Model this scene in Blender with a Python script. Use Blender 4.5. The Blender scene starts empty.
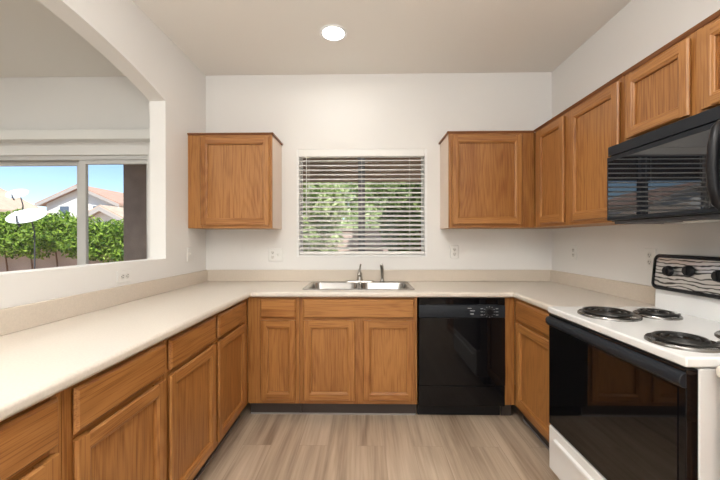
import bpy, bmesh, math, random
import numpy as np
from mathutils import Vector, Matrix
random.seed(7); rng = np.random.default_rng(7)
S = bpy.context.scene
PI = math.pi
C = bpy.data.collections.new('kitchen'); S.collection.children.link(C)

# ------------------------------------------------------------------ measured frame of the room
H = 1.2867                     # camera height
D, XL, XR, ZC = 2.965, -1.432, 1.640, 2.756

# ------------------------------------------------------------------ camera
cam = bpy.data.cameras.new('camera'); co = bpy.data.objects.new('camera', cam); C.objects.link(co)
cam.sensor_width = 36; cam.lens = 333.03 / 720 * 36; cam.clip_start = .02; cam.clip_end = 300
co.matrix_world = (Matrix.Translation((0, 0, H)) @ Matrix.Rotation(.0172, 4, 'Z')
                   @ Matrix.Rotation(PI / 2 - .0022, 4, 'X') @ Matrix.Rotation(-.0015, 4, 'Z'))
S.camera = co

# ------------------------------------------------------------------ view, sky, sun, fill lamps
S.view_settings.view_transform = 'Standard'; S.view_settings.look = 'None'
S.view_settings.gamma = 1; S.view_settings.use_curve_mapping = False
S.view_settings.exposure = 0.31
W = bpy.data.worlds.new('sky'); S.world = W; W.use_nodes = True
nt = W.node_tree; nt.nodes.clear()
o_ = nt.nodes.new('ShaderNodeOutputWorld'); bg = nt.nodes.new('ShaderNodeBackground'); sk = nt.nodes.new('ShaderNodeTexSky')
sk.sky_type = 'NISHITA'; sk.sun_disc = False; sk.sun_elevation = math.radians(48); sk.sun_rotation = math.radians(141)
sk.altitude = 800; sk.air_density = 1.0; sk.dust_density = .1; sk.ozone_density = 3.0
nt.links.new(sk.outputs[0], bg.inputs[0]); bg.inputs[1].default_value = .16
nt.links.new(bg.outputs[0], o_.inputs[0])
def lamp(name, kind, loc, energy, direction=(0, 0, -1), size=None, size_y=None, col=(1, 1, 1), spread=None):
    l = bpy.data.lights.new(name, kind); l.energy = energy; l.color = col
    o = bpy.data.objects.new(name, l); C.objects.link(o); o.location = loc
    o.rotation_euler = Vector(direction).to_track_quat('-Z', 'Y').to_euler()
    if kind == 'AREA':
        l.shape = 'RECTANGLE' if size_y else 'DISK'; l.size = size
        if size_y: l.size_y = size_y
        if spread: l.spread = spread
    return o
sun = lamp('sun', 'SUN', (0, 0, 20), 7.0, (-.6, .75, -1.0), col=(1, .96, .9)); sun.data.angle = .009
lamp('rear_fill_light', 'AREA', (-.9, -3.2, 1.75), 30, (.05, 1, .06), 3.6, 1.7, (.94, .975, 1))  # added fill lamp behind the camera; the rear wall has no windows
lamp('upward_fill_light', 'AREA', (-.3, -.75, 1.9), 100, (0, 0, 1), .9, None, (.98, .985, .98))  # unseen fill lamp added to brighten the ceiling, aimed upward
lamp('overhead_fill_light', 'AREA', (.1, .75, 2.74), 13, (0, 0, -1), .35, None, (1, .985, .96))  # added overhead fill, with no fixture of its own
lamp('great_room_fill_light', 'AREA', (-3.0, .6, 2.73), 34, (0, 0, -1), 1.2, None, (.96, 1, .97))  # broad fill added over the adjoining room, no fixture there

# ------------------------------------------------------------------ materials
def mat(name, col, rough=.5, metal=0, coat=0, spec=.5, bump=None, var=None):
    m = bpy.data.materials.new(name); m.use_nodes = True
    n = m.node_tree; b = n.nodes['Principled BSDF']
    b.inputs['Base Color'].default_value = (*col, 1); b.inputs['Roughness'].default_value = rough
    b.inputs['Metallic'].default_value = metal; b.inputs['Coat Weight'].default_value = coat
    b.inputs['Specular IOR Level'].default_value = spec
    tc = n.nodes.new('ShaderNodeTexCoord')
    if var:                                     # (scale, amount): soft mottling of the colour
        no = n.nodes.new('ShaderNodeTexNoise'); no.inputs['Scale'].default_value = var[0]; no.inputs['Detail'].default_value = 4
        mr = n.nodes.new('ShaderNodeMapRange'); mr.inputs['From Min'].default_value = .3; mr.inputs['From Max'].default_value = .7
        mr.inputs['To Min'].default_value = 1 - var[1]; mr.inputs['To Max'].default_value = 1 + var[1]
        hs = n.nodes.new('ShaderNodeHueSaturation'); hs.inputs['Color'].default_value = (*col, 1)
        n.links.new(tc.outputs['Object'], no.inputs['Vector']); n.links.new(no.outputs['Fac'], mr.inputs['Value'])
        n.links.new(mr.outputs[0], hs.inputs['Value']); n.links.new(hs.outputs[0], b.inputs['Base Color'])
    if bump:                                    # (scale, strength, distance)
        no = n.nodes.new('ShaderNodeTexNoise'); no.inputs['Scale'].default_value = bump[0]; no.inputs['Detail'].default_value = 3
        bp = n.nodes.new('ShaderNodeBump'); bp.inputs['Strength'].default_value = bump[1]; bp.inputs['Distance'].default_value = bump[2]
        n.links.new(tc.outputs['Object'], no.inputs['Vector']); n.links.new(no.outputs['Fac'], bp.inputs['Height'])
        n.links.new(bp.outputs[0], b.inputs['Normal'])
    return m
def N(n, t, **k):
    x = n.nodes.new(t)
    for a, v in k.items(): setattr(x, a, v)
    return x
def math_(n, op, a, b=None):
    x = n.nodes.new('ShaderNodeMath'); x.operation = op
    for i, v in enumerate((a, b)):
        if v is None: continue
        if isinstance(v, (int, float)): x.inputs[i].default_value = v
        else: n.links.new(v, x.inputs[i])
    return x.outputs[0]
def oak(name, axis, lo, mid, hi, rough=.36):
    m = bpy.data.materials.new(name); m.use_nodes = True; n = m.node_tree; b = n.nodes['Principled BSDF']
    tc = N(n, 'ShaderNodeTexCoord'); oi = N(n, 'ShaderNodeObjectInfo')
    off = N(n, 'ShaderNodeVectorMath', operation='SCALE'); off.inputs[0].default_value = (7.3, 3.1, 5.7); n.links.new(oi.outputs['Random'], off.inputs['Scale'])
    add = N(n, 'ShaderNodeVectorMath', operation='ADD'); n.links.new(tc.outputs['Object'], add.inputs[0]); n.links.new(off.outputs[0], add.inputs[1])
    def stretched(s_across, s_along, detail, dist=0.):
        mp = N(n, 'ShaderNodeMapping'); sc = [s_across] * 3; sc['XYZ'.index(axis)] = s_along
        mp.inputs['Scale'].default_value = sc; n.links.new(add.outputs[0], mp.inputs['Vector'])
        no = N(n, 'ShaderNodeTexNoise'); no.inputs['Scale'].default_value = 1; no.inputs['Detail'].default_value = detail; no.inputs['Distortion'].default_value = dist
        n.links.new(mp.outputs[0], no.inputs['Vector']); return no.outputs['Fac']
    cath = stretched(5.5, .75, 1.5, .15)
    ring = math_(n, 'SINE', math_(n, 'MULTIPLY', cath, 95.))
    ring = math_(n, 'MULTIPLY_ADD', ring, .5); n.nodes[-1].inputs[2].default_value = .5
    ring = math_(n, 'POWER', ring, 1.6)
    pores = stretched(230, 5, 2)
    pr = N(n, 'ShaderNodeMapRange'); pr.inputs['From Min'].default_value = .48; pr.inputs['From Max'].default_value = .72; n.links.new(pores, pr.inputs['Value'])
    tone = stretched(9, .5, 2)
    f = math_(n, 'ADD', math_(n, 'MULTIPLY', ring, .15), math_(n, 'MULTIPLY', pr.outputs[0], .46))
    f = math_(n, 'ADD', f, math_(n, 'MULTIPLY', math_(n, 'SUBTRACT', tone, .5), .5))
    f = math_(n, 'ADD', f, math_(n, 'MULTIPLY', math_(n, 'SUBTRACT', oi.outputs['Random'], .5), .16))
    cr = N(n, 'ShaderNodeValToRGB'); e = cr.color_ramp.elements
    e[0].position = .0; e[0].color = (*hi, 1); e[1].position = .85; e[1].color = (*lo, 1)
    x = e.new(.33); x.color = (*mid, 1)
    n.links.new(f, cr.inputs['Fac']); n.links.new(cr.outputs[0], b.inputs['Base Color'])
    b.inputs['Roughness'].default_value = rough
    bp = N(n, 'ShaderNodeBump'); bp.inputs['Strength'].default_value = .12; bp.inputs['Distance'].default_value = .001
    n.links.new(pores, bp.inputs['Height']); n.links.new(bp.outputs[0], b.inputs['Normal'])
    return m
OAK_LO, OAK_MID, OAK_HI = (.135, .043, .009), (.285, .108, .026), (.42, .188, .054)
M = {}
M['oak_v'] = oak('oak_vertical_grain', 'Z', OAK_LO, OAK_MID, OAK_HI)
M['oak_h'] = oak('oak_horizontal_grain', 'X', OAK_LO, OAK_MID, OAK_HI)
M['oak_dark'] = oak('oak_trim', 'X', (.10, .035, .012), (.20, .075, .028), (.27, .11, .04))
M['strip'] = mat('grey_base_strip', (.30, .28, .27), .35)
M['cab_side'] = mat('pale_birch_laminate_side', (.70, .55, .44), .3, var=(3, .05))
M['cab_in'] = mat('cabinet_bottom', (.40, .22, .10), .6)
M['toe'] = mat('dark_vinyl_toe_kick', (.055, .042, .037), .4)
M['wall'] = mat('warm_white_wall_paint', (.80, .785, .76), .75, bump=(160, .08, .002))
M['ceil'] = mat('ceiling_paint', (.82, .79, .74), .85, bump=(120, .1, .002))
M['trim'] = mat('white_trim_paint', (.84, .84, .83), .45)
M['lam'] = mat('beige_laminate', (.68, .62, .545), .28, var=(140, .05))
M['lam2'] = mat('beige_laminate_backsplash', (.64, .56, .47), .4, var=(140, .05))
M['steel'] = mat('stainless_steel', (.37, .36, .345), .27, 1)
M['chrome'] = mat('chrome', (.72, .72, .71), .10, 1)
M['nickel'] = mat('brushed_nickel', (.45, .43, .40), .22, 1)
M['black'] = mat('black_enamel', (.004, .004, .005), .05, spec=.3)
M['blackp'] = mat('black_plastic', (.010, .010, .012), .3, spec=.3)
M['blackpanel'] = mat('charcoal_panel_plastic', (.015, .018, .023), .35, spec=.22)
M['glassblk'] = mat('black_appliance_glass', (.003, .003, .0035), .03, spec=.5)
M['mirrorblk'] = mat('dark_mirrored_glass', (.004, .006, .010), .015, spec=1.0)
M['coil'] = mat('burner_coil', (.030, .029, .028), .28, .5)
M['pan'] = mat('dark_drip_pan', (.22, .21, .20), .2, 1)
M['white'] = mat('white_enamel', (.80, .80, .79), .22)
M['plate'] = mat('white_outlet_plastic', (.80, .79, .76), .4)
M['plate_in'] = mat('outlet_socket', (.72, .70, .66), .4)
M['slot'] = mat('outlet_slot', (.03, .03, .03), .6)
M['print'] = mat('pale_grey_print', (.55, .56, .58), .5)
M['blind'] = mat('white_blind_slat', (.84, .83, .80), .45)
M['alu'] = mat('grey_window_frame', (.60, .59, .57), .42)
M['mull'] = mat('backlit_grey_mullion', (.20, .20, .21), .45)  # backlit darkness of the mullion put into its colour
M['valance'] = mat('white_valance', (.80, .79, .76), .6)
M['stucco_brown'] = mat('brown_stucco', (.46, .335, .265), .9, bump=(60, .5, .01), var=(5, .12))
M['beam'] = mat('brown_patio_beam', (.52, .40, .33), .8, var=(6, .1))
M['soffit'] = mat('tan_patio_soffit', (.40, .30, .22), .8)
M['stucco_white'] = mat('white_stucco', (.86, .83, .78), .9)
M['tile'] = mat('clay_roof_tile', (.46, .29, .22), .9, var=(2.5, .12))
M['tile2'] = mat('tan_roof_tile', (.50, .38, .29), .9, var=(2.5, .12))
M['fascia'] = mat('grey_fascia', (.42, .38, .35), .8)
M['block'] = mat('pinkish_block', (.58, .43, .37), .9, var=(2.0, .12))
M['gravel'] = mat('tan_gravel', (.42, .32, .25), .95, var=(30, .25), bump=(90, .6, .02))
M['bark'] = mat('bark', (.24, .13, .08), .9, bump=(40, .6, .02))
M['dish'] = mat('white_dish_metal', (.86, .87, .88), .4)
M['darkmetal'] = mat('grey_metal', (.10, .10, .11), .5, .6)
M['winglass'] = mat('house_window_glass', (.10, .13, .18), .08)
def emis(name, col, st):
    m = bpy.data.materials.new(name); m.use_nodes = True; b = m.node_tree.nodes['Principled BSDF']
    b.inputs['Emission Color'].default_value = (*col, 1); b.inputs['Emission Strength'].default_value = st; return m
M['lens'] = emis('lit_lamp_lens', (1, .97, .92), 6)
def pane_glass():
    m = bpy.data.materials.new('clear_pane'); m.use_nodes = True; n = m.node_tree; n.nodes.clear()
    out = N(n, 'ShaderNodeOutputMaterial'); mx = N(n, 'ShaderNodeMixShader'); tr = N(n, 'ShaderNodeBsdfTransparent'); gl = N(n, 'ShaderNodeBsdfGlossy')
    tr.inputs[0].default_value = (.96, .97, .97, 1); gl.inputs['Roughness'].default_value = .01
    lw = N(n, 'ShaderNodeLayerWeight'); lw.inputs[0].default_value = .5
    n.links.new(math_(n, 'ADD', math_(n, 'MULTIPLY', math_(n, 'POWER', lw.outputs['Facing'], 5.), .9), .02), mx.inputs[0]); n.links.new(tr.outputs[0], mx.inputs[1]); n.links.new(gl.outputs[0], mx.inputs[2]); n.links.new(mx.outputs[0], out.inputs[0])
    return m
M['pane'] = pane_glass()
def leafmat(name, c1, c2, scale=3.0):
    m = bpy.data.materials.new(name); m.use_nodes = True; n = m.node_tree; b = n.nodes['Principled BSDF']
    g = N(n, 'ShaderNodeNewGeometry'); cr = N(n, 'ShaderNodeValToRGB')
    cr.color_ramp.elements[0].color = (*c1, 1); cr.color_ramp.elements[1].color = (*c2, 1)
    n.links.new(g.outputs['Random Per Island'], cr.inputs[0]); n.links.new(cr.outputs[0], b.inputs['Base Color'])
    b.inputs['Roughness'].default_value = .5; b.inputs['Specular IOR Level'].default_value = .3
    tl = N(n, 'ShaderNodeBsdfTranslucent'); mx = N(n, 'ShaderNodeMixShader'); mx.inputs[0].default_value = .35
    n.links.new(cr.outputs[0], tl.inputs[0]); out = n.nodes['Material Output']
    n.links.new(b.outputs[0], mx.inputs[1]); n.links.new(tl.outputs[0], mx.inputs[2]); n.links.new(mx.outputs[0], out.inputs[0])
    return m
M['ivy'] = leafmat('ivy_leaves', (.035, .11, .008), (.36, .52, .07))
M['leaf'] = leafmat('tree_leaves', (.28, .40, .13), (.76, .84, .50))
M['leafd'] = leafmat('dark_tree_leaves', (.06, .12, .03), (.30, .40, .14))
def floor_mat():
    m = bpy.data.materials.new('vinyl_plank'); m.use_nodes = True; n = m.node_tree; b = n.nodes['Principled BSDF']
    tc = N(n, 'ShaderNodeTexCoord'); mp = N(n, 'ShaderNodeMapping'); mp.inputs['Rotation'].default_value = (0, 0, PI / 2); mp.inputs['Location'].default_value = (.4, .06, 0)
    n.links.new(tc.outputs['Object'], mp.inputs[0])
    br = N(n, 'ShaderNodeTexBrick'); br.offset = .37; br.inputs['Color1'].default_value = (0, 0, 0, 1); br.inputs['Color2'].default_value = (1, 1, 1, 1)
    br.inputs['Scale'].default_value = 1; br.inputs['Brick Width'].default_value = 1.22; br.inputs['Row Height'].default_value = .178
    br.inputs['Mortar Size'].default_value = .0012; br.inputs['Mortar Smooth'].default_value = .3; br.inputs['Mortar'].default_value = (.5, .5, .5, 1)
    n.links.new(mp.outputs[0], br.inputs['Vector'])
    rnd = br.outputs['Color']
    sh = N(n, 'ShaderNodeVectorMath', operation='SCALE'); sh.inputs[0].default_value = (3.7, 9.1, 0)
    n.links.new(rnd, sh.inputs['Scale'])
    add = N(n, 'ShaderNodeVectorMath', operation='ADD'); n.links.new(tc.outputs['Object'], add.inputs[0]); n.links.new(sh.outputs[0], add.inputs[1])
    def g(sx, sy, det, dist=0):
        a = N(n, 'ShaderNodeMapping'); a.inputs['Scale'].default_value = (sx, sy, 1); n.links.new(add.outputs[0], a.inputs[0])
        no = N(n, 'ShaderNodeTexNoise'); no.inputs['Scale'].default_value = 1; no.inputs['Detail'].default_value = det; no.inputs['Distortion'].default_value = dist
        n.links.new(a.outputs[0], no.inputs['Vector']); return no.outputs['Fac']
    g1 = g(13, .9, 4, .6); g2 = g(70, 2.2, 3, .3); g3 = g(5, .5, 2, .4)
    f = math_(n, 'ADD', math_(n, 'MULTIPLY', math_(n, 'SUBTRACT', g1, .5), 1.25), .5)
    f = math_(n, 'ADD', f, math_(n, 'MULTIPLY', math_(n, 'SUBTRACT', g2, .5), .55))
    f = math_(n, 'ADD', f, math_(n, 'MULTIPLY', math_(n, 'SUBTRACT', g3, .5), .35))
    f = math_(n, 'ADD', f, math_(n, 'MULTIPLY', math_(n, 'SUBTRACT', rnd, .5), .12))
    cr = N(n, 'ShaderNodeValToRGB'); e = cr.color_ramp.elements
    e[0].position = .15; e[0].color = (.25, .175, .12, 1); e[1].position = .85; e[1].color = (.60, .485, .37, 1)
    x = e.new(.5); x.color = (.455, .35, .255, 1)
    n.links.new(f, cr.inputs[0])
    mx = N(n, 'ShaderNodeMix', data_type='RGBA'); mx.inputs['B'].default_value = (.16, .11, .08, 1)
    n.links.new(math_(n, 'MULTIPLY', br.outputs['Fac'], .35), mx.inputs['Factor']); n.links.new(cr.outputs[0], mx.inputs['A']); n.links.new(mx.outputs['Result'], b.inputs['Base Color'])
    b.inputs['Roughness'].default_value = .36
    bp = N(n, 'ShaderNodeBump'); bp.inputs['Strength'].default_value = .15; bp.inputs['Distance'].default_value = .001
    n.links.new(g2, bp.inputs['Height']); n.links.new(bp.outputs[0], b.inputs['Normal'])
    return m
M['floor'] = floor_mat()
def streaked_chrome():                              # range control panel: dark wavy lines in the base colour
    m = bpy.data.materials.new('wavy_line_chrome_panel'); m.use_nodes = True; n = m.node_tree; b = n.nodes['Principled BSDF']
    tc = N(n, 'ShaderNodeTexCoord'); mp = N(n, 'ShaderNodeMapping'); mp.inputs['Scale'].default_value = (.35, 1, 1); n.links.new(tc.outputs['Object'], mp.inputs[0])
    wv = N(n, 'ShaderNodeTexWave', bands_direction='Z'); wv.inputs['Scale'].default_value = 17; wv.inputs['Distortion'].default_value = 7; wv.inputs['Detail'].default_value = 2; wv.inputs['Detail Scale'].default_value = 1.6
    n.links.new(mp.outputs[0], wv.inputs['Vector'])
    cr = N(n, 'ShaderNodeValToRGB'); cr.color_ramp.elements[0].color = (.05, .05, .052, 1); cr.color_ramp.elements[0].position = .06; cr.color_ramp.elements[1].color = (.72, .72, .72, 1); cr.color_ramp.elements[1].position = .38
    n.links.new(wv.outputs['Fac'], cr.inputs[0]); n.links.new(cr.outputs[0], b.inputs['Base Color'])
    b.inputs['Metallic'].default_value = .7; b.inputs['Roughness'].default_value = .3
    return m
M['streaked'] = streaked_chrome()

# ------------------------------------------------------------------ mesh helpers
class MB:
    def __init__(s): s.v = []; s.f = []; s.m = []
    def _add(s, v, f, mi=0):
        k = len(s.v); s.v += [tuple(p) for p in v]; s.f += [tuple(i + k for i in q) for q in f]; s.m += [mi] * len(f); return s
    def box(s, x0, x1, y0, y1, z0, z1, mi=0):
        v = [(x, y, z) for z in (z0, z1) for y in (y0, y1) for x in (x0, x1)]
        return s._add(v, [(0, 2, 3, 1), (4, 5, 7, 6), (0, 1, 5, 4), (2, 6, 7, 3), (0, 4, 6, 2), (1, 3, 7, 5)], mi)
    def prism(s, pts, a, b, axis='y', mi=0):                       # polygon extruded along an axis
        n = len(pts)
        def P(p, t): return {'y': (p[0], t, p[1]), 'x': (t, p[0], p[1]), 'z': (p[0], p[1], t)}[axis]
        v = [P(p, a) for p in pts] + [P(p, b) for p in pts]
        f = [tuple(range(n)), tuple(range(2 * n - 1, n - 1, -1))] + [(i + n, (i + 1) % n + n, (i + 1) % n, i) for i in range(n)]
        return s._add(v, f, mi)
    def loft(s, loops, cap0=True, cap1=True, mi=0, closed=True):
        n = len(loops[0]); v = [p for l in loops for p in l]; f = []
        for k in range(len(loops) - 1):
            for i in range(n if closed else n - 1):
                j = (i + 1) % n; f.append((k * n + i, k * n + j, (k + 1) * n + j, (k + 1) * n + i))
        if cap0: f.append(tuple(range(n - 1, -1, -1)))
        if cap1: f.append(tuple((len(loops) - 1) * n + i for i in range(n)))
        return s._add(v, f, mi)
    def lathe(s, prof, c=(0, 0, 0), axis='z', seg=28, mi=0):         # prof: (radius, height)
        loops = []
        for r, h in prof:
            l = []
            for i in range(seg):
                a = 2 * PI * i / seg; x, y = r * math.cos(a), r * math.sin(a)
                p = {'z': (x, y, h), 'y': (x, -h, y), 'x': (h, x, y)}[axis]
                l.append((p[0] + c[0], p[1] + c[1], p[2] + c[2]))
            loops.append(l)
        return s.loft(loops, mi=mi)
    def tube(s, pts, r, seg=10, mi=0, cap=True):
        pts = [Vector(p) for p in pts]; loops = []; rr = r if isinstance(r, (list, tuple)) else [r] * len(pts)
        up = None
        for i, p in enumerate(pts):
            t = (pts[min(i + 1, len(pts) - 1)] - pts[max(i - 1, 0)]).normalized()
            if up is None: up = Vector((0, 0, 1)) if abs(t.z) < .9 else Vector((1, 0, 0))
            a = t.cross(up).normalized(); b = a.cross(t).normalized(); up = b
            loops.append([tuple(p + (a * math.cos(2 * PI * k / seg) + b * math.sin(2 * PI * k / seg)) * rr[i]) for k in range(seg)])
        return s.loft(loops, cap, cap, mi)
    def build(s, name, mats, parent=None, bevel=0, smooth=35, seg=2):
        me = bpy.data.meshes.new(name); me.from_pydata(s.v, [], s.f)
        mats = mats if isinstance(mats, (list, tuple)) else [mats]
        for x in mats: me.materials.append(M[x])
        me.polygons.foreach_set('material_index', s.m)
        bm = bmesh.new(); bm.from_mesh(me); bmesh.ops.recalc_face_normals(bm, faces=bm.faces); bm.to_mesh(me); bm.free()
        if smooth: me.shade_smooth(); me.set_sharp_from_angle(angle=math.radians(smooth))
        o = bpy.data.objects.new(name, me); C.objects.link(o)
        if parent: o.parent = parent
        if bevel:
            b = o.modifiers.new('bevel', 'BEVEL'); b.width = bevel; b.segments = seg; b.limit_method = 'ANGLE'; b.angle_limit = math.radians(40); b.harden_normals = True
        return o
def rrect(x0, x1, y0, y1, r, z, k=5):
    r = r if isinstance(r, (list, tuple)) else [r] * 4; out = []
    for ci, (cx, cy, a0, sx, sy) in enumerate(((x0, y0, PI, 1, 1), (x1, y0, 1.5 * PI, -1, 1), (x1, y1, 0, -1, -1), (x0, y1, .5 * PI, 1, -1))):
        for i in range(k + 1):
            a = a0 + .5 * PI * i / k; out.append((cx + sx * r[ci] + r[ci] * math.cos(a), cy + sy * r[ci] + r[ci] * math.sin(a), z))
    return out
def thing(name, label, cat, loc=(0, 0, 0), rz=0, group=None):
    o = bpy.data.objects.new(name, None); o.empty_display_size = .1; C.objects.link(o); o.location = loc; o.rotation_euler = (0, 0, rz)
    return tag(o, label, cat, group)
def tag(o, label, cat, group=None, kind=None):
    o['label'] = label; o['category'] = cat
    if group: o['group'] = group
    if kind: o['kind'] = kind
    return o
def struct(o, label, cat):
    o['kind'] = 'structure'; o['label'] = label; o['category'] = cat; return o

# ================================================================== THE ROOM
RX0, RX1, RY0 = -5.0, XR, -3.4
struct(MB().box(RX0 - .2, RX1 + .2, RY0 - .2, D + .15, -.12, 0).build('floor', 'floor', smooth=0), 'taupe wood look plank floor between the cabinets', 'floor')
struct(MB().box(RX0 - .2, RX1 + .2, RY0 - .2, D + .15, ZC, ZC + .2).build('ceiling', 'ceil', smooth=0), 'flat beige ceiling above the kitchen', 'ceiling')
struct(MB().box(XR, XR + .15, RY0, D, 0, ZC).build('wall_right', 'wall', smooth=0), 'warm white wall behind the range and microwave', 'wall')
struct(MB().box(RX0, RX1, RY0 - .15, RY0, 0, ZC).build('wall_rear', 'wall', smooth=0), 'wall behind the viewer', 'wall')
struct(MB().box(RX0 - .15, RX0, RY0, D, 0, ZC).build('wall_far_left', 'wall', smooth=0), 'far side wall of the adjoining room', 'wall')
WX0, WX1, WZ0, WZ1 = -.617, .546, 1.128, 2.09        # sink window opening
SX0, SX1, SZ1 = -3.56, -1.962, 2.052                   # sliding door opening
b = MB()
for x0, x1, z0, z1 in ((RX0, SX0, 0, ZC), (SX0, SX1, SZ1, ZC), (SX1, WX0, 0, ZC), (WX0, WX1, 0, WZ0), (WX0, WX1, WZ1, ZC), (WX1, XR, 0, ZC)):
    b.box(x0, x1, D, D + .15, z0, z1)
struct(b.build('wall_back', 'wall', smooth=0), 'warm white back wall around the sink window', 'wall')
# left wall with arched pass-through
LT = .115; AY0, AY1, ASP, APK, SILL = .44, 2.362, 2.279, 2.418, 1.15
b = MB()
b.box(XL - LT, XL, -.2, AY0, 0, ZC); b.box(XL - LT, XL, AY1, D, 0, ZC); b.box(XL - LT, XL, AY0, AY1, 0, SILL)
hw = (AY1 - AY0) / 2; cy = (AY0 + AY1) / 2; rise = APK - ASP; R = (hw * hw + rise * rise) / (2 * rise)
arc = []
for i in range(25):
    y = AY0 + (AY1 - AY0) * i / 24; arc.append((y, APK - R + math.sqrt(R * R - (y - cy) ** 2)))
for i in range(24):
    (ya, za), (yb, zb) = arc[i], arc[i + 1]
    b.prism([(ya, za), (yb, zb), (yb, ZC), (ya, ZC)], XL - LT, XL, 'x')
struct(b.build('wall_left', 'wall', smooth=0), 'white half wall with arched pass through opening', 'wall')

# ---- window_1 : aluminium slider in the sink window
wr = struct(bpy.data.objects.new('window_1', None), 'sliding window above the sink behind blinds', 'window'); C.objects.link(wr); wr.location = (0, D, 0)
b = MB(); y0, y1 = .085, .13
for x0, x1, z0, z1 in ((WX0, WX1, WZ0, WZ0 + .04), (WX0, WX1, WZ1 - .04, WZ1), (WX0, WX0 + .035, WZ0 + .04, WZ1 - .04), (WX1 - .035, WX1, WZ0 + .04, WZ1 - .04)):
    b.box(x0, x1, y0, y1, z0, z1)
b.build('window_frame', 'trim', wr, bevel=.003)
MB().box(-.068, -.005, y0 - .01, y1, WZ0 + .04, WZ1 - .04).build('mullion', 'mull', wr, bevel=.003)
MB().box(WX0 + .0005, WX0 + .021, -.001, .082, WZ0 + .0005, WZ1 - .0005).box(WX1 - .021, WX1 - .0005, -.001, .082, WZ0 + .0005, WZ1 - .0005).build('jamb_liner', 'trim', wr, bevel=.002)
MB().box(WX0 + .022, WX1 - .022, -.004, .082, WZ0 + .0005, WZ0 + .018).build('sill', 'trim', wr, bevel=.003)
for x0, x1 in ((WX0 + .03, -.06), (-.012, WX1 - .03)): MB().box(x0, x1, .105, .111, WZ0 + .035, WZ1 - .035).build('pane', 'pane', wr, smooth=0)
# ---- door_1 : sliding patio door of the adjoining room
dr = struct(bpy.data.objects.new('door_1', None), 'grey framed sliding glass patio door in the adjoining room', 'door'); C.objects.link(dr); dr.location = (0, D, 0)
b = MB(); zt = 2.012
b.box(SX0, SX1, .02, .13, zt, SZ1); b.box(SX0, SX1, .02, .13, 0, .035); b.box(SX0, SX0 + .04, .02, .13, .035, zt); b.box(SX1 - .012, SX1, .02, .13, .035, zt)
b.build('door_frame', 'alu', dr, bevel=.004)
def sash(x0, x1, y, sl=.05, sr=.05):
    b = MB(); b.box(x0, x0 + sl, y, y + .035, .035, zt); b.box(x1 - sr, x1, y, y + .035, .035, zt); b.box(x0 + sl, x1 - sr, y, y + .035, zt - .036, zt); b.box(x0 + sl, x1 - sr, y, y + .035, .035, .13)
    o = b.build('sash', 'alu', dr, bevel=.003)
    MB().box(x0 + sl - .01, x1 - sr + .01, y + .015, y + .021, .12, zt - .05).build('pane', 'pane', o, smooth=0)
sash(SX0 + .04, -2.625, .08, .05, .055); sash(-2.618, SX1 - .012, .03, .062, .02)
# valance over the patio door
v = MB(); v.box(-3.7, -1.72, -.10, -.002, 2.165, 2.25)
v = v.build('valance', 'valance', bevel=.004); v.location = (0, D, 0)
tag(v, 'long white blind valance above the sliding patio door', 'valance')

# ================================================================== CABINETS
def door(parent, x0, x1, z0, z1, y=-.022, t=.022, fw=.058, name='door'):
    b = MB(); w, h = x1 - x0, z1 - z0
    prof = [(.009, 0), (.007, .004), (0, .011), (0, t - .006), (.006, t), (fw - .013, t), (fw - .010, t - .003), (fw - .003, t - .005), (fw, t - .008), (fw, 0)]   # (across, forward)
    def stile(px, sgn):
        pts = [(px + sgn * u, y + t - d) for u, d in prof]
        b.loft([[(a, c, z) for a, c in pts] for z in (z0, z1)], mi=0)
    stile(x0, 1); stile(x1, -1)
    def rail(pz, sgn):
        pts = [(pz + sgn * u, y + t - d) for u, d in prof]
        b.loft([[(x, c, a) for a, c in pts] for x in (x0 + fw - .013, x1 - fw + .013)], mi=1)
    rail(z0, 1); rail(z1, -1)
    o = b.build(name, ['oak_v', 'oak_h'], parent, smooth=25)
    MB().box(x0 + fw - .004, x1 - fw + .004, y + .0175, y + t, z0 + fw - .004, z1 - fw + .004).build('panel', 'oak_v', o, smooth=0)
    return o
def slab_front(parent, x0, x1, z0, z1, y=-.022, t=.022, name='drawer_front'):
    e = .009
    lo = [[(x0 + .009, y + t, z0 + .009), (x1 - .009, y + t, z0 + .009), (x1 - .009, y + t, z1 - .009), (x0 + .009, y + t, z1 - .009)],
          [(x0, y + .012, z0), (x1, y + .012, z0), (x1, y + .012, z1), (x0, y + .012, z1)],
          [(x0, y + .009, z0), (x1, y + .009, z0), (x1, y + .009, z1), (x0, y + .009, z1)],
          [(x0 + e, y, z0 + e), (x1 - e, y, z0 + e), (x1 - e, y, z1 - e), (x0 + e, y, z1 - e)]]
    return MB().loft(lo).build(name, 'oak_h', parent, smooth=20, bevel=.002)
def face_frame(parent, x0, x1, z0, z1, verts, rails, t=.02, top=.04, bot=.04):
    b = MB()
    for a, c in verts: b.box(a, c, 0, t, z0, z1, 0)
    for (a, c, p, q) in rails: b.box(a, c, .0005, t, p, q, 1)
    return b.build('face_frame', ['oak_v', 'oak_h'], parent, bevel=.0012)
BZ0, BZ1 = .105, .876
DRZ, DOZ = (.726, .859), (.137, .706)
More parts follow.
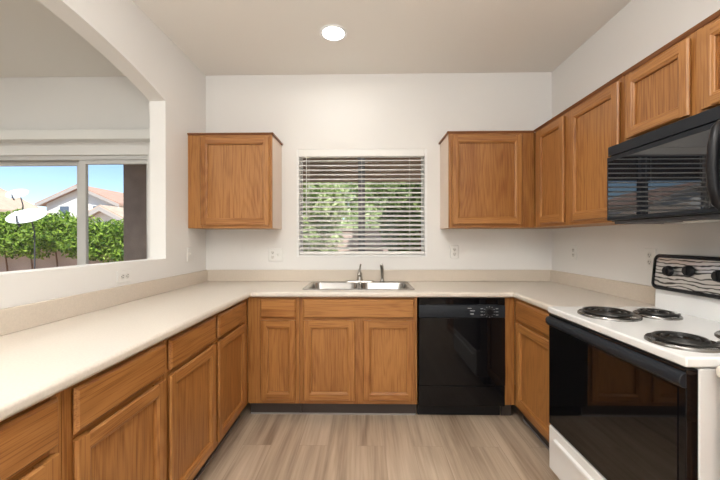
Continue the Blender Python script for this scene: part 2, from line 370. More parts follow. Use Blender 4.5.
def base_cabinet(label, loc, rz, w, drawers, doors, verts, depth=.578, falsef=False, toe=(0, 0), group=None):
    t = thing('base_cabinet', label, 'cabinet', loc, rz, group)
    if falsef: MB().box(.001, .017, .02, depth, BZ0, BZ1).box(w - .017, w - .001, .02, depth, BZ0, BZ1).box(.017, w - .017, depth - .012, depth, BZ0, BZ1).box(.017, w - .017, .02, depth - .012, BZ0, BZ0 + .016).build('carcass', 'oak_v', t, smooth=0)
    else: MB().box(.001, w - .001, .02, depth, BZ0, BZ1).build('carcass', 'oak_v', t, smooth=0)
    rails = []
    vs = sorted(verts)
    for (a, c), (d, e) in zip(vs[:-1], vs[1:]):
        rails += [(c, d, BZ1 - .035, BZ1), (c, d, .69, .75), (c, d, BZ0, BZ0 + .05)]
    face_frame(t, 0, w, BZ0, BZ1, verts, rails)
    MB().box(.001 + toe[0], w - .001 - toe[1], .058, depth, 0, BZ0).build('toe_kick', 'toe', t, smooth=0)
    MB().box(.001, w - .001, .052, .0575, 0, .010).build('base_strip', 'strip', t, smooth=0)
    for a, c in drawers: slab_front(t, a, c, *DRZ, name='false_front' if falsef else 'drawer_front')
    for a, c in doors: door(t, a, c, *DOZ)
    return t
FXL, FYB, FXR = -.852, 2.386, 1.060
def left_unit(label, ya, yb, da, db, toe=(0, 0)):
    w = yb - ya
    return base_cabinet(label, (FXL, ya, 0), PI / 2, w, [(da - ya, db - ya)], [(da - ya, db - ya)], [(0, da - ya + .012), (db - ya - .012, w)], toe=toe)
left_unit('oak base cabinet nearest the viewer under the left counter', .400, .915, .44, .892)
left_unit('oak drawer and door cabinet, second from the viewer on the left run', .917, 1.387, .942, 1.371)
left_unit('oak drawer and door cabinet in the middle of the left run, third from viewer', 1.389, 1.854, 1.404, 1.838)
left_unit('oak drawer and door cabinet of the left run next to the inside corner', 1.856, 2.383, 1.871, 2.297)
def back_unit(label, xa, xb, drawers, doors, verts, falsef=False):
    f = lambda l: [(a - xa, c - xa) for a, c in l]
    return base_cabinet(label, (xa, FYB, 0), 0, xb - xa, f(drawers), f(doors), f(verts), falsef=falsef)
back_unit('narrow oak base cabinet with one drawer left of the sink cabinet', -.851, -.479, [(-.756, -.500)], [(-.756, -.500)], [(-.851, -.742), (-.514, -.479)])
back_unit('wide two door oak sink base cabinet below the window', -.477, .366, [(-.448, .343)], [(-.448, -.078), (-.020, .345)], [(-.477, -.434), (-.092, -.006), (.331, .366)], True)
ft = thing('filler_panel', 'narrow vertical oak filler right of the black dishwasher', 'panel', (.988, FYB, 0))
MB().box(0, .071, 0, .02, BZ0, BZ1).build('stile', 'oak_v', ft, bevel=.0015)
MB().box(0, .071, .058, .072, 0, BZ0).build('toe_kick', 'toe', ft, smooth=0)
w = 2.383 - 1.803
base_cabinet('oak drawer and door cabinet between the dishwasher corner and the range', (FXR, 2.383, 0), -PI / 2, w, [(.05, .545)], [(.05, .545)], [(0, .062), (.533, w)])
base_cabinet('oak base cabinet at the right edge on the near side of the range', (FXR, 1.006, 0), -PI / 2, .6, [(.03, .57)], [(.03, .57)], [(0, .045), (.555, .6)])

def wall_cabinet(label, loc, rz, w, z0, z1, doors, verts, depth=.307, sides=(False, False), face_w=None, dz=None, fw=.058):
    t = thing('wall_cabinet', label, 'cabinet', (loc[0], loc[1], z0), rz)
    h = z1 - z0; fwid = face_w or w
    MB().box(.002, w - .002, .02, depth, .012, h - .001).build('carcass', 'oak_v', t, smooth=0)
    MB().box(.002, w - .002, .02, depth, 0, .012).build('bottom_panel', 'cab_in', t, smooth=0)
    if sides[0]: MB().box(0, .004, .018, depth, 0, h).build('side_panel', 'cab_side', t, smooth=0)
    if sides[1]: MB().box(w - .004, w, .018, depth, 0, h).build('side_panel', 'cab_side', t, smooth=0)
    rails = []; vs = sorted(verts)
    for (a, c), (d, e) in zip(vs[:-1], vs[1:]): rails += [(c, d, h - .045, h), (c, d, 0, .04)]
    face_frame(t, 0, fwid, 0, h, verts, rails)
    b = MB(); l = -.014 if sides[0] else .001; r = (w + .014) if sides[1] else fwid - .001
    b.prism([(-.016, h + .004), (.02, h + .004), (.02, h - .010), (-.004, h - .010)], l, r, 'x')
    if sides[0]: b.box(l, .001, .0205, depth, h - .008, h + .004)
    if sides[1]: b.box(w - .001, r, .0205, depth, h - .008, h + .004)
    b.build('top_moulding', 'oak_dark', t, smooth=0)
    for a, c in doors: door(t, a, c, dz[0] - z0, dz[1] - z0, fw=fw)
    return t
UFY, UFX = 2.658, 1.333
wall_cabinet('square single door oak wall cabinet left of the sink window', (-1.430, UFY), 0, .680, 1.377, 2.135, [(.107, .664)], [(0, .12), (.65, .68)], sides=(False, True), dz=(1.400, 2.104))
wall_cabinet('single door oak wall cabinet just right of the sink window', (.660, UFY), 0, .978, 1.377, 2.135, [(.023, .572)], [(0, .036), (.560, .673)], sides=(True, False), face_w=.673, dz=(1.405, 2.104))
wall_cabinet('tall two door oak wall cabinet between the corner and the microwave', (UFX, 2.640, 0), -PI / 2, .902, 1.377, 2.135, [(.064, .400), (.466, .883)], [(0, .076), (.388, .478), (.871, .902)], dz=(1.400, 2.104), depth=.306)
wall_cabinet('short two door oak cabinet above the black microwave', (UFX, 1.736, 0), -PI / 2, .762, 1.775, 2.135, [(.026, .356), (.404, .734)], [(0, .038), (.344, .416), (.722, .762)], dz=(1.792, 2.104), depth=.306, fw=.052)

# ================================================================== WORKTOP
CZ0, CZ1 = .876, .914
CFL, CFB, CFR = -.815, 2.345, 1.030
SK = (-.472, .362, 2.440, 2.905)                         # sink rim
def grid_slab(xs, ys, keep):
    bm = bmesh.new(); V = {}
    def vv(i, j):
        if (i, j) not in V: V[(i, j)] = bm.verts.new((xs[i], ys[j], CZ0))
        return V[(i, j)]
    for i in range(len(xs) - 1):
        for j in range(len(ys) - 1):
            if keep((xs[i] + xs[i + 1]) / 2, (ys[j] + ys[j + 1]) / 2): bm.faces.new((vv(i, j), vv(i + 1, j), vv(i + 1, j + 1), vv(i, j + 1)))
    g = bmesh.ops.extrude_face_region(bm, geom=bm.faces[:])
    bmesh.ops.translate(bm, verts=[x for x in g['geom'] if isinstance(x, bmesh.types.BMVert)], vec=(0, 0, CZ1 - CZ0))
    bmesh.ops.recalc_face_normals(bm, faces=bm.faces)
    return bm
def bm_obj(bm, name, m, bevel=0, seg=3):
    me = bpy.data.meshes.new(name); bm.to_mesh(me); bm.free(); me.materials.append(M[m]); me.shade_smooth(); me.set_sharp_from_angle(angle=.6)
    o = bpy.data.objects.new(name, me); C.objects.link(o)
    if bevel:
        b = o.modifiers.new('bevel', 'BEVEL'); b.width = bevel; b.segments = seg; b.limit_method = 'ANGLE'; b.angle_limit = .7; b.harden_normals = True
    return o
g = .002
keep = lambda x, y: (x < CFL or y > CFB or (x > CFR and y > 1.8)) and not (SK[0] + .022 < x < SK[1] - .022 and SK[2] + .022 < y < SK[3] - .022)
top = bm_obj(grid_slab([XL + g, CFL, SK[0] + .022, SK[1] - .022, CFR, XR - g], [.30, 1.803, CFB, SK[2] + .022, SK[3] - .022, D - g], keep), 'worktop', 'lam', .014)
tag(top, 'continuous beige laminate worktop wrapping three walls around the sink', 'countertop')
MB().box(XL + g, XL + .021, .30, D - g, CZ1, 1.016).box(XL + .021, XR - .021, D - .021, D - g, CZ1, 1.016).box(XR - .021, XR - g, 1.803, D - g, CZ1, 1.016).build('backsplash', 'lam2', top, bevel=.004)
t2 = bm_obj(grid_slab([CFR, XR - g], [.40, 1.006], lambda x, y: True), 'worktop', 'lam', .014)
tag(t2, 'beige worktop end at the right edge on the near side of the range', 'countertop')
MB().box(XR - .021, XR - g, .40, 1.006, CZ1, 1.016).build('backsplash', 'lam2', t2, bevel=.004)

# ================================================================== SINK AND TAPS
sx0, sx1, sy0, sy1 = SK; zr = CZ1 + .005
b = MB(); mid = (sx0 + sx1) / 2
for (ax0, ax1, bx0, bx1, rr) in ((sx0, mid, sx0 + .035, mid - .016, (.03, .001, .001, .03)), (mid, sx1, mid + .016, sx1 - .035, (.001, .03, .03, .001))):
    by0, by1 = sy0 + .032, sy1 - .075
    L = [rrect(ax0, ax1, sy0, sy1, rr, CZ1 + .0005), rrect(ax0, ax1, sy0, sy1, rr, zr)]
    L += [rrect(bx0 - .004, bx1 + .004, by0 - .004, by1 + .004, .058, zr), rrect(bx0, bx1, by0, by1, .055, zr - .004), rrect(bx0 + .012, bx1 - .012, by0 + .012, by1 - .012, .06, CZ1 - .15),
          rrect(bx0 + .035, bx1 - .035, by0 + .035, by1 - .035, .05, CZ1 - .172), rrect(bx0 + .10, bx1 - .10, by0 + .12, by1 - .12, .03, CZ1 - .176)]
    b.loft(L, cap0=False, cap1=True)
sink = b.build('kitchen_sink', 'steel', smooth=50)
tag(sink, 'stainless steel double bowl sink set in the worktop below the window', 'sink')
for cx in ((sx0 + .035 + mid - .016) / 2, (sx1 - .035 + mid + .016) / 2):
    MB().lathe([(.042, 0), (.042, .003), (.034, .004), (.030, -.001), (.006, -.001), (.006, .012), (.001, .012)], (cx, (sy0 + sy1) / 2 - .02, CZ1 - .1755)).build('drain', 'darkmetal', sink)
fx, fy = -.052, sy1 - .036
fa = thing('faucet', 'chrome kitchen faucet centred behind the sink', 'faucet', (fx, fy, zr))
b = MB(); b.loft([rrect(-.125, .125, -.026, .026, .026, 0), rrect(-.122, .122, -.023, .023, .023, .010), rrect(-.105, .105, -.014, .014, .014, .014)]); b.build('base_plate', 'nickel', fa)
MB().lathe([(.026, .010), (.024, .03), (.021, .06), (.022, .075), (.016, .085), (.002, .087)], (0, 0, 0)).build('body', 'nickel', fa)
MB().tube([(0, -.005, .05), (0, -.03, .075), (0, -.07, .100), (0, -.12, .112), (0, -.165, .106), (0, -.180, .092), (0, -.182, .078)], [.014, .014, .013, .012, .012, .012, .012], 12).build('spout', 'nickel', fa)
MB().tube([(0, .002, .084), (0, .006, .105), (.004, .016, .130), (.008, .03, .150)], [.012, .010, .008, .007], 10).build('lever_handle', 'nickel', fa)
sp = thing('sink_sprayer', 'slim upright sprayer to the right of the faucet', 'sprayer', (.142, fy, zr))
MB().lathe([(.022, 0), (.022, .006), (.016, .012), (.013, .03), (.001, .031)]).build('base', 'nickel', sp)
MB().tube([(0, 0, .026), (0, -.001, .07), (-.001, -.003, .105), (-.005, -.012, .135), (-.010, -.026, .152), (-.012, -.034, .154)], [.011, .013, .015, .016, .013, .008], 12).build('wand', 'nickel', sp)

# ================================================================== DISHWASHER
dw = thing('dishwasher', 'black built-in dishwasher under the worktop right of the sink', 'dishwasher', (.372, 2.36, 0))
w = .612
MB().box(.004, w - .004, .03, .58, .105, .872).build('tub_body', 'black', dw, smooth=0)
MB().box(.006, w - .006, .085, .12, .0, .1045).build('kick_plate', 'blackp', dw, bevel=.003)
b = MB(); b.box(.004, w - .004, .002, .03, .856, .872); b.box(.004, w - .004, .016, .03, .822, .856); b.box(.004, .055, .002, .016, .822, .856); b.box(w - .055, w - .004, .002, .016, .822, .856)
b.build('handle_recess', 'black', dw, bevel=.002)
cp = MB().prism([(.03, .734), (-.004, .734), (-.004, .810), (.004, .822), (.03, .822)], .004, w - .004, 'x').build('control_panel', 'blackpanel', dw, bevel=.002)
MB().box(.003, w - .003, -.002, .03, .252, .732).build('door_panel', 'black', dw, bevel=.004)
MB().box(.003, w - .003, .002, .03, .106, .248).build('lower_panel', 'black', dw, bevel=.004)
MB().lathe([(.030, .004), (.030, .006), (.024, .008), (.021, .024), (.019, .026), (.001, .026)], (.497, 0, .775), 'y').build('dial', 'blackp', dw)
b = MB()
for k in range(12):
    a = 2 * PI * k / 12; b.tube([(.497 + .034 * math.cos(a), -.0045, .775 + .034 * math.sin(a)), (.497 + .040 * math.cos(a), -.0045, .775 + .040 * math.sin(a))], .0012, 5)
for i, dx in enumerate((-.062, .044)):
    for dz in (-.022, 0, .022): b.box(.497 + dx, .497 + dx + .018, -.0048, -.0042, .775 + dz - .0015, .775 + dz + .0015)
b.build('dial_markings', 'print', dw, smooth=0)
for x0, x1, z in ((.345, .372, .800), (.362, .395, .782), (.363, .388, .760)): MB().box(x0, x1, -.0048, -.0042, z - .002, z + .002).build('printed_word', 'print', dw, smooth=0)
MB().box(.06, .20, .0035, .0042, .8165, .8185).build('printed_line', 'print', dw, smooth=0)

# ================================================================== RANGE
RYF, RYN, RXF = 1.782, 1.020, .975
rg = thing('electric_range', 'white freestanding electric coil range with black oven door', 'range', (RXF, RYF, 0), -PI / 2)
w = RYF - RYN                      # local x 0..w runs towards the viewer, y from the front back to the wall
dp = XR - RXF - .004
MB().box(.002, w - .002, .032, dp - .01, .075, .893).build('body', 'white', rg, bevel=.004)
MB().box(.03, w - .03, .07, .09, .0, .075).build('kick_plate', 'black', rg, smooth=0)
for fxx in (.05, w - .05):
    for fyy in (.12, dp - .08): MB().lathe([(.018, 0), (.018, .012), (.010, .016), (.010, .076)], (fxx, fyy, 0), seg=12).build('foot', 'blackp', rg)
ct = MB(); ct.box(-.002, w + .002, -.012, dp - .115, .897, .930); ct.build('cooktop', 'white', rg, bevel=.008, seg=3)
MB().box(.002, w - .004, -.006, .032, .314, .892).build('oven_door', 'black', rg, bevel=.004)
MB().box(.03, w - .03, -.0085, -.0055, .340, .825).build('oven_glass', 'glassblk', rg, smooth=0)
hb = MB(); hb.prism([(-.004, .832), (-.018, .836), (-.026, .846), (-.026, .866), (-.018, .878), (-.004, .882)], .003, w - .003, 'x'); hb.build('oven_handle', 'blackpanel', rg, bevel=.004)
dwr = MB(); dwr.box(.002, w - .004, -.006, .032, .078, .306)
dwr = dwr.build('storage_drawer', 'white', rg, bevel=.006)
MB().prism([(-.004, .264), (-.018, .258), (-.020, .244), (-.004, .236)], .06, w - .06, 'x').build('drawer_pull', 'white', dwr, bevel=.003)
# backguard
gy = dp - .115
MB().prism([(gy, .905), (gy + .004, 1.055), (dp - .006, 1.055), (dp - .006, .905)], 0, w, 'x').build('backguard_base', 'white', rg, bevel=.006)
def tilted(y_at):                                            # face that leans back from z=1.03 to z=1.205
    return lambda x, z, o=0: (x, y_at + (z - 1.03) * .10 - o, z)
T = tilted(gy - .012)
def rr_xz(x0, x1, z0, z1, r, k=6): return [(p[0], p[1]) for p in rrect(x0, x1, z0, z1, r, 0, k)]
def panel_loops(x0, x1, z0, z1, r, offs):
    return [[T(x, z, o) for x, z in rr_xz(x0 + i, x1 - i, z0 + i, z1 - i, max(r - i, .003))] for i, o in offs]
bk = MB(); lo = panel_loops(-.002, w + .002, 1.028, 1.208, .032, ((0, -.008), (0, .004), (.004, .008), (.014, .008), (.016, .003)))
lo = [[(x, dp - .006, z) for x, y, z in lo[0]]] + lo
bk.loft(lo, cap0=True, cap1=True); bk.build('backguard_frame', 'black', rg, smooth=40)
MB().loft(panel_loops(.016, w - .016, 1.046, 1.190, .018, ((0, .003), (0, .0045), (.002, .0055)))).build('control_panel', 'streaked', rg)
for i, (kx, kz) in enumerate(((.094, 1.126), (.198, 1.136), (.333, 1.126), (w - .198, 1.136), (w - .094, 1.126))):
    c = T(kx, kz, .0055)
    kb = MB(); kb.lathe([(.027, 0), (.027, .004), (.025, .006), (.0235, .014), (.021, .017), (.001, .017)], c, 'y'); kb.box(c[0] - .005, c[0] + .005, c[1] - .023, c[1] - .016, c[2] - .021, c[2] + .021)
    kb.build('knob', 'blackp', rg)
def burner(lx, ly, r):
    p = MB(); p.lathe([(r * .30, .9335), (r * .62, .9325), (r * .88, .9375), (r * .97, .9405), (r, .9365), (r * 1.005, .9302), (r * .9, .9301), (r * .5, .9301)], (lx, ly, 0), seg=40)
    p = p.build('drip_pan', 'pan', rg, smooth=50)
    pts = []; turns = 3.6 if r > .11 else 2.8; n = int(turns * 36)
    for i in range(n + 1):
        a = 2 * PI * turns * i / n; q = .022 + (r * .86 - .022) * i / n; pts.append((lx + q * math.cos(a + 2.2), ly + q * math.sin(a + 2.2), .9475))
    c = MB().tube(pts, .0062, 8); c = c.build('burner_coil', 'coil', rg)
    s_ = MB()
    for k in range(3):
        a = 2 * PI * k / 3 + .5; s_.tube([(lx + .01 * math.cos(a), ly + .01 * math.sin(a), .9405), (lx + r * .9 * math.cos(a), ly + r * .9 * math.sin(a), .9405)], .0028, 6)
    s_.build('coil_support', 'chrome', c)
burner(RYF - 1.570, 1.130 - RXF, .122); burner(RYF - 1.562, 1.345 - RXF, .088)
burner(RYF - 1.155, 1.080 - RXF, .100); burner(RYF - 1.168, 1.375 - RXF, .122)

# ================================================================== MICROWAVE
MX, MY0 = 1.243, 1.735
mw = thing('microwave', 'black over the range microwave hung under the short oak cabinet', 'microwave', (MX, MY0, 1.362), -PI / 2)
w, h, dp = .758, .394, XR - MX - .003
MB().box(0, w, .022, dp, .012, h).build('body', 'blackp', mw, bevel=.003)
vg = MB()
vg.box(.001, w - .001, .001, .022, .345, h)
vg.build('vent_strip', 'blackpanel', mw, bevel=.003)
MB().box(.001, .585, -.004, .022, .018, .340).build('door', 'blackpanel', mw, bevel=.004)
MB().box(.014, .530, -.0062, -.0035, .034, .318).build('door_glass', 'mirrorblk', mw, smooth=0)
MB().box(.589, w - .001, -.002, .022, .018, .340).build('keypad_panel', 'glassblk', mw, bevel=.003)
hp = [(.556, -.004, .035), (.556, -.022, .050), (.556, -.034, .10), (.556, -.039, .17), (.556, -.034, .25), (.556, -.022, .310), (.556, -.004, .330)]
MB().tube(hp, [.015, .016, .016, .016, .016, .016, .015], 12).build('door_handle', 'blackp', mw)
MB().box(.01, w - .01, .03, dp - .01, 0, .012).build('bottom_plate', 'darkmetal', mw, smooth=0)
MB().box(.30, .40, .10, .17, -.006, 0).build('lamp_lens', 'plate_in', mw, bevel=.002)
for gx in (.12, .48): MB().box(gx, gx + .14, .18, .32, -.003, 0).build('grease_filter', 'alu', mw, bevel=.001)

# ================================================================== BLIND
bl = thing('window_blind', 'white horizontal slat blind hung in the window above the sink', 'blind', (0, D, 0))
bx0, bx1 = WX0 + .0217, WX1 - .0217
MB().box(bx0, bx1, -.003, .062, WZ1 - .066, WZ1 - .001).build('head_rail', 'blind', bl, bevel=.004)
b = MB(); n = 20; zt_, zb_ = WZ1 - .094, WZ0 + .080; th = math.radians(21)
for i in range(n):
    z = zt_ + (zb_ - zt_) * i / (n - 1); pts = []
    for k in range(5):
        u = -.025 + .0125 * k; pts.append((.034 + u * math.cos(th), z + u * math.sin(th) + .003 * (1 - (u / .025) ** 2)))
    prof = pts + [(a + .0005, c - .0026) for a, c in reversed(pts)]
    b.loft([[(x, a, c) for a, c in prof] for x in (bx0 + .0005, bx1 - .0005)])
b.build('slats', 'blind', bl, smooth=30)
MB().box(bx0 + .003, bx1 - .003, .006, .060, WZ0 + .022, WZ0 + .050).build('bottom_rail', 'blind', bl, bevel=.004)
for x in (bx0 + .085, -.035, bx1 - .13):
    c = MB()
    for y in (.0085, .0595): c.tube([(x, y, WZ1 - .066), (x, y, WZ0 + .05)], .0011, 6)
    c.build('ladder_cord', 'blind', bl)
MB().tube([(bx0 + .068, -.002, WZ1 - .07), (bx0 + .068, -.004, WZ1 - .60)], .004, 8).build('tilt_wand', 'blind', bl)

# ================================================================== WALL PLATES
def outlet(label, loc, rz, wide=.072, tall=.116, kinds=('outlet',), roll=0, name='wall_outlet', cat='outlet'):
    t = thing(name, label, cat, loc, rz); t.rotation_euler = Matrix.Rotation(rz, 3, 'Z').to_euler() if not roll else (Matrix.Rotation(rz, 3, 'Z') @ Matrix.Rotation(roll, 3, 'Y')).to_euler()
    b = MB(); b.loft([[(x, 0, z) for x, z in rr_xz(-wide / 2, wide / 2, -tall / 2, tall / 2, .006)], [(x, -.003, z) for x, z in rr_xz(-wide / 2, wide / 2, -tall / 2, tall / 2, .006)],
                      [(x, -.006, z) for x, z in rr_xz(-wide / 2 + .003, wide / 2 - .003, -tall / 2 + .003, tall / 2 - .003, .004)]]); b.build('cover_plate', 'plate', t)
    for i, k in enumerate(kinds):
        cx = (i - (len(kinds) - 1) / 2) * .046
        if k == 'outlet':
            for cz in (.020, -.020):
                r = MB(); r.lathe([(.0165, .006), (.0165, .0075), (.0155, .008), (.001, .008)], (cx, 0, cz), 'y', 20); r = r.build('socket', 'plate_in', t)
                MB().box(cx - .008, cx - .005, -.0085, -.0078, cz - .002, cz + .008).box(cx + .005, cx + .008, -.0085, -.0078, cz - .002, cz + .006).box(cx - .003, cx + .003, -.0085, -.0078, cz - .011, cz - .006).build('slots', 'slot', r, smooth=0)
        else:
            r = MB().box(cx - .007, cx + .007, -.0075, -.006, -.014, .014).build('switch_plate', 'plate_in', t, bevel=.001)
            MB().prism([(-.006, -.006), (-.006, .006), (-.018, .011), (-.018, .004)], cx - .004, cx + .004, 'x').build('toggle', 'plate', r, bevel=.001)
    return t
outlet('wide white double wall plate under the left wall cabinet', (-.806, D - .0005, 1.150), 0, .128, .116, ('outlet', 'switch'), name='double_wall_plate', cat='wall plate')
outlet('white outlet on the back wall right of the sink window', (.784, D - .0005, 1.173), 0)
outlet('white outlet on the right wall nearest the back corner', (XR - .0005, 2.650, 1.180), -PI / 2)
outlet('white outlet on the right wall beside the range control panel', (XR - .0005, 1.945, 1.172), -PI / 2, .078, .118)
outlet('white switch on the left wall near the back corner', (XL + .0005, 2.675, 1.165), PI / 2, kinds=('switch',), name='light_switch', cat='switch')
outlet('white outlet lying sideways on the half wall below the pass through', (XL + .0005, 1.947, 1.070), PI / 2, roll=PI / 2)
bp_ = MB().loft([[(x, 0, z) for x, z in rr_xz(-.06, .06, -.06, .06, .003)], [(x, -.003, z) for x, z in rr_xz(-.06, .06, -.06, .06, .003)]]).build('blank_wall_plate', 'wall', smooth=30)
bp_.location = (-1.185, D - .0005, 1.215); tag(bp_, 'painted blank cover plate on the wall under the left wall cabinet', 'wall plate')

# ================================================================== CEILING LIGHT
LX, LY = -.228, 2.37
cl = thing('recessed_ceiling_light', 'round lit recessed light in the ceiling above the sink', 'light', (LX, LY, ZC))
MB().lathe([(.098, -.0005), (.098, -.004), (.090, -.008), (.078, -.006), (.076, -.0008)], seg=40).build('trim_ring', 'trim', cl)
MB().lathe([(.076, -.001), (.075, -.0075), (.001, -.011)], seg=40).build('lens', 'lens', cl)
lamp('recessed_light_glow', 'AREA', (LX, LY, ZC - .014), 3, (0, -.05, -1), .14, None, (1, .95, .88))

# ================================================================== OUTSIDE
gd = MB().box(-60, 40, D + .15, 80, -.3, -.12).build('ground', 'gravel', smooth=0); struct(gd, 'tan gravel back yard', 'ground')
pt = thing('patio_cover', 'brown patio cover with stucco column outside the windows', 'patio cover', (0, 0, -.12))
MB().box(-3.57, -3.15, 4.85, 5.25, 0, 2.60).build('column', 'stucco_brown', pt)
MB().box(3.0, 3.4, 4.85, 5.25, 0, 2.60).build('column', 'stucco_brown', pt)
MB().box(-3.15, 3.0, 4.95, 5.15, 2.29, 2.60).build('beam', 'beam', pt, smooth=0)
MB().box(-3.75, 3.5, D + .16, 5.45, 2.60, 2.72).build('roof_panel', 'soffit', pt, smooth=0)
bw = MB(); bw.box(-18, 12, 8.2, 8.4, -.12, 1.50)
bw.box(-18, 12, 8.17, 8.43, 1.50, 1.56)
bw = bw.build('block_wall', 'block', smooth=0); tag(bw, 'pinkish block wall along the back of the yard', 'garden wall')
def leaves(name, centers, size, n, m, parent=None, elong=1.6):
    """n leaf quads scattered in the shells of blobs given as (x,y,z,rx,ry,rz)"""
    cs = np.array(centers); vol = cs[:, 3] * cs[:, 4] * cs[:, 5]; k = rng.choice(len(cs), n, p=(vol ** .67) / (vol ** .67).sum())
    d = rng.normal(size=(n, 3)); d /= np.linalg.norm(d, axis=1)[:, None]; rad = rng.uniform(.5, 1.08, n) ** .6
    p = cs[k, :3] + d * rad[:, None] * cs[k, 3:6]
    nrm = d * .7 + rng.normal(size=(n, 3)) * .6; nrm /= np.linalg.norm(nrm, axis=1)[:, None]
    a = np.cross(nrm, rng.normal(size=(n, 3))); a /= np.linalg.norm(a, axis=1)[:, None]; b_ = np.cross(nrm, a)
    s = size * rng.uniform(.6, 1.3, n)[:, None]
    v = np.stack([p - a * s * elong, p + b_ * s * .6, p + a * s * elong, p - b_ * s * .6], 1).reshape(-1, 3)
    me = bpy.data.meshes.new(name); me.from_pydata(v.tolist(), [], np.arange(4 * n).reshape(-1, 4).tolist()); me.materials.append(M[m])
    o = bpy.data.objects.new(name, me); C.objects.link(o)
    if parent: o.parent = parent
    return o
# ivy hedge hanging over the block wall on the left
ih = thing('ivy_hedge', 'thick green ivy hedge draped over the block wall, seen through the patio door', 'hedge', (0, 0, 0))
cs = []
for i in range(60):
    x = -12 + 9.3 * i / 59 + rng.uniform(-.1, .1)
    for z in (1.48 + max(0, min(.18, (-6 - x) * .12)), 1.32, 1.18 if x < -6.2 else .98):
        if z < 1.2 and rng.uniform() < .35: continue
        cs.append((x, 7.72 + rng.uniform(-.1, .04), z + rng.uniform(-.1, .12) - (.05 if x > -7 else 0), .32, .30, .26))
leaves('foliage', cs, .032, 60000, 'ivy', ih)
b = MB()
for x in np.linspace(-11.5, -3.2, 14):
    b.tube([(x, 8.12, -.12), (x + .05, 8.12, .5), (x - .03, 8.1, 1.3)], [.025, .02, .012], 6)
b.build('vine_stem', 'bark', ih)
def tree(label, x, y, trunk_h, blobs, n, m, size, group=None, r=.07, name='tree', f=0):
    t = thing(name, label, 'tree', (x, y, -.12), 0, group)
    MB().tube([(0, f, 0), (.03, f, trunk_h * .5), (-.02, f * .95 + .02, trunk_h), (.05, f * .6, trunk_h + .5)], [r, r * .85, r * .7, r * .4], 8).build('trunk', 'bark', t)
    leaves('crown', blobs, size, n, m, t)
    return t
def blobs(n, rx, ry, z0, z1, s):
    return [(rng.uniform(-rx, rx), rng.uniform(-ry, ry), rng.uniform(z0, z1), s * rng.uniform(.7, 1.2), s * rng.uniform(.7, 1.2), s * rng.uniform(.7, 1.2)) for _ in range(n)]
tree('bright leafy tree behind the left half of the sink window', -1.35, 7.0, 1.1, blobs(20, .6, .35, 1.35, 3.4, .42), 12000, 'leaf', .05)
tree('bright leafy tree behind the middle of the sink window', .10, 9.9, 1.4, blobs(30, 1.5, .45, 1.5, 4.3, .6), 19000, 'leaf', .05)
tree('dark leafy tree with reddish trunk behind the right half of the sink window', 1.02, 6.6, 1.75, blobs(18, .42, .40, 1.2, 3.4, .42), 11000, 'leafd', .05, r=.06, f=-.5)
# satellite dishes above the hedge
def sat(label, loc, r, tilt, rz):
    t = thing('satellite_dish', label, 'satellite dish', loc, rz)
    prof = [(.001, 0), (r * .35, .012 * r / .4), (r * .7, .05 * r / .4), (r, .11 * r / .4), (r * 1.01, .118 * r / .4), (r * .7, .062 * r / .4), (r * .35, .022 * r / .4), (.001, .010)]
    o = MB().lathe(prof, seg=36).build('reflector', 'dish', t, smooth=50); o.scale = (1, .86, 1); o.rotation_euler = (tilt, 0, 0); o.location = (0, 0, 0)
    f = Matrix.Rotation(tilt, 3, 'X') @ Vector((0, 0, 1)); u = Matrix.Rotation(tilt, 3, 'X') @ Vector((0, -1, 0))
    a = u * r * .8; e = f * r * .75 + u * r * .55
    MB().tube([tuple(a), tuple((a + e) / 2 + u * .03), tuple(e)], .016, 8).build('feed_arm', 'darkmetal', t)
    MB().lathe([(.03, -.04), (.035, 0), (.03, .05), (.001, .055)], tuple(e), seg=14).build('receiver', 'dish', t)
    zb = -.12 - loc[2]; q = -f * .06
    MB().tube([(q.x, q.y + .10, zb), (q.x, q.y + .10, -.25), (0, q.y + .02, -.02)], .013, 8).build('mast', 'darkmetal', t)
    return t
sat('larger white satellite dish in front of the ivy hedge', (-6.94, 6.75, 1.70), .335, .62, .15)
sat('smaller white satellite dish standing higher above the hedge', (-9.54, 9.0, 2.50), .25, .75, .2)
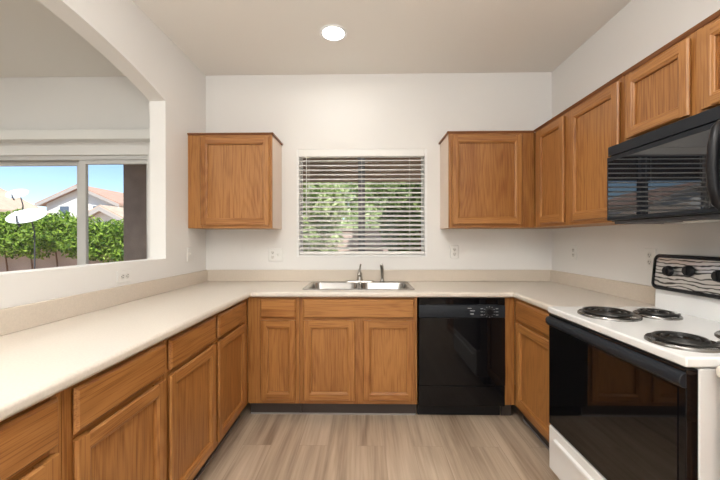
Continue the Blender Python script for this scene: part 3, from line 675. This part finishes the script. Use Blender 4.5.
# neighbouring houses
def house(label, x, y, hw_, eave, apex, length, roofm, wins, garage=None, hip=False):
    t = thing('house', label, 'house', (x, y, -.12))
    ov = .45; sl = (apex - eave) / hw_
    if not hip:
        MB().prism([(-hw_, 0), (hw_, 0), (hw_, eave), (0, apex), (-hw_, eave)], 0, length, 'y').build('walls', 'stucco_white', t, smooth=0)
        r = MB()
        for s in (-1, 1):
            r.prism([(0, apex + .02), (s * (hw_ + ov), eave - ov * sl + .02), (s * (hw_ + ov), eave - ov * sl + .20), (0, apex + .22)], -ov, length + ov, 'y')
        r.build('roof', roofm, t, smooth=0)
        f = MB()
        for s in (-1, 1):
            f.prism([(0, apex - .12), (s * (hw_ + ov), eave - ov * sl - .12), (s * (hw_ + ov), eave - ov * sl + .10), (0, apex + .12)], -ov - .05, -ov, 'y')
        f.build('fascia', 'fascia', t, smooth=0)
    else:
        MB().box(-hw_, hw_, 0, length, 0, eave).build('walls', 'stucco_white', t, smooth=0)
        e = hw_ + ov; r = MB(); ins = min(hw_, length / 2) * .95
        v = [(-e, -ov, eave), (e, -ov, eave), (e, length + ov, eave), (-e, length + ov, eave), (-e + ins, length / 2, apex), (e - ins, length / 2, apex)]
        v = v[:4] + [(p[0], p[1], eave - .18) for p in v[:4]] + v[4:]
        r._add(v, [(0, 1, 9, 8), (1, 2, 9), (2, 3, 8, 9), (3, 0, 8), (4, 5, 1, 0), (5, 6, 2, 1), (6, 7, 3, 2), (7, 4, 0, 3), (7, 6, 5, 4)])
        r.build('roof', roofm, t, smooth=0)
    for (wx, wz, ww, wh) in wins:
        fr = MB().box(wx - ww / 2 - .08, wx + ww / 2 + .08, -.06, .0, wz - wh / 2 - .08, wz + wh / 2 + .08).build('window', 'stucco_white', t, smooth=0)
        MB().box(wx - ww / 2, wx + ww / 2, -.08, -.055, wz - wh / 2, wz + wh / 2).build('glass', 'winglass', fr, smooth=0)
    return t
house('white two storey house with clay tile gable roof beyond the hedge', -21.6, 25, 2.75, 4.15, 5.35, 6.5, 'tile', [(-1.3, 3.55, .7, .8), (1.55, 3.55, 1.3, .8)])
house('low house with tan hip roof at left beyond the satellite dishes', -23.35, 17.2, 3.0, 3.08, 4.6, 3.0, 'tile2', [(1.6, 2.1, .9, .9)], hip=True)
house('small low gabled house in front of the white two storey house', -14.2, 18, .85, 2.62, 3.06, 3.0, 'tile2', [])
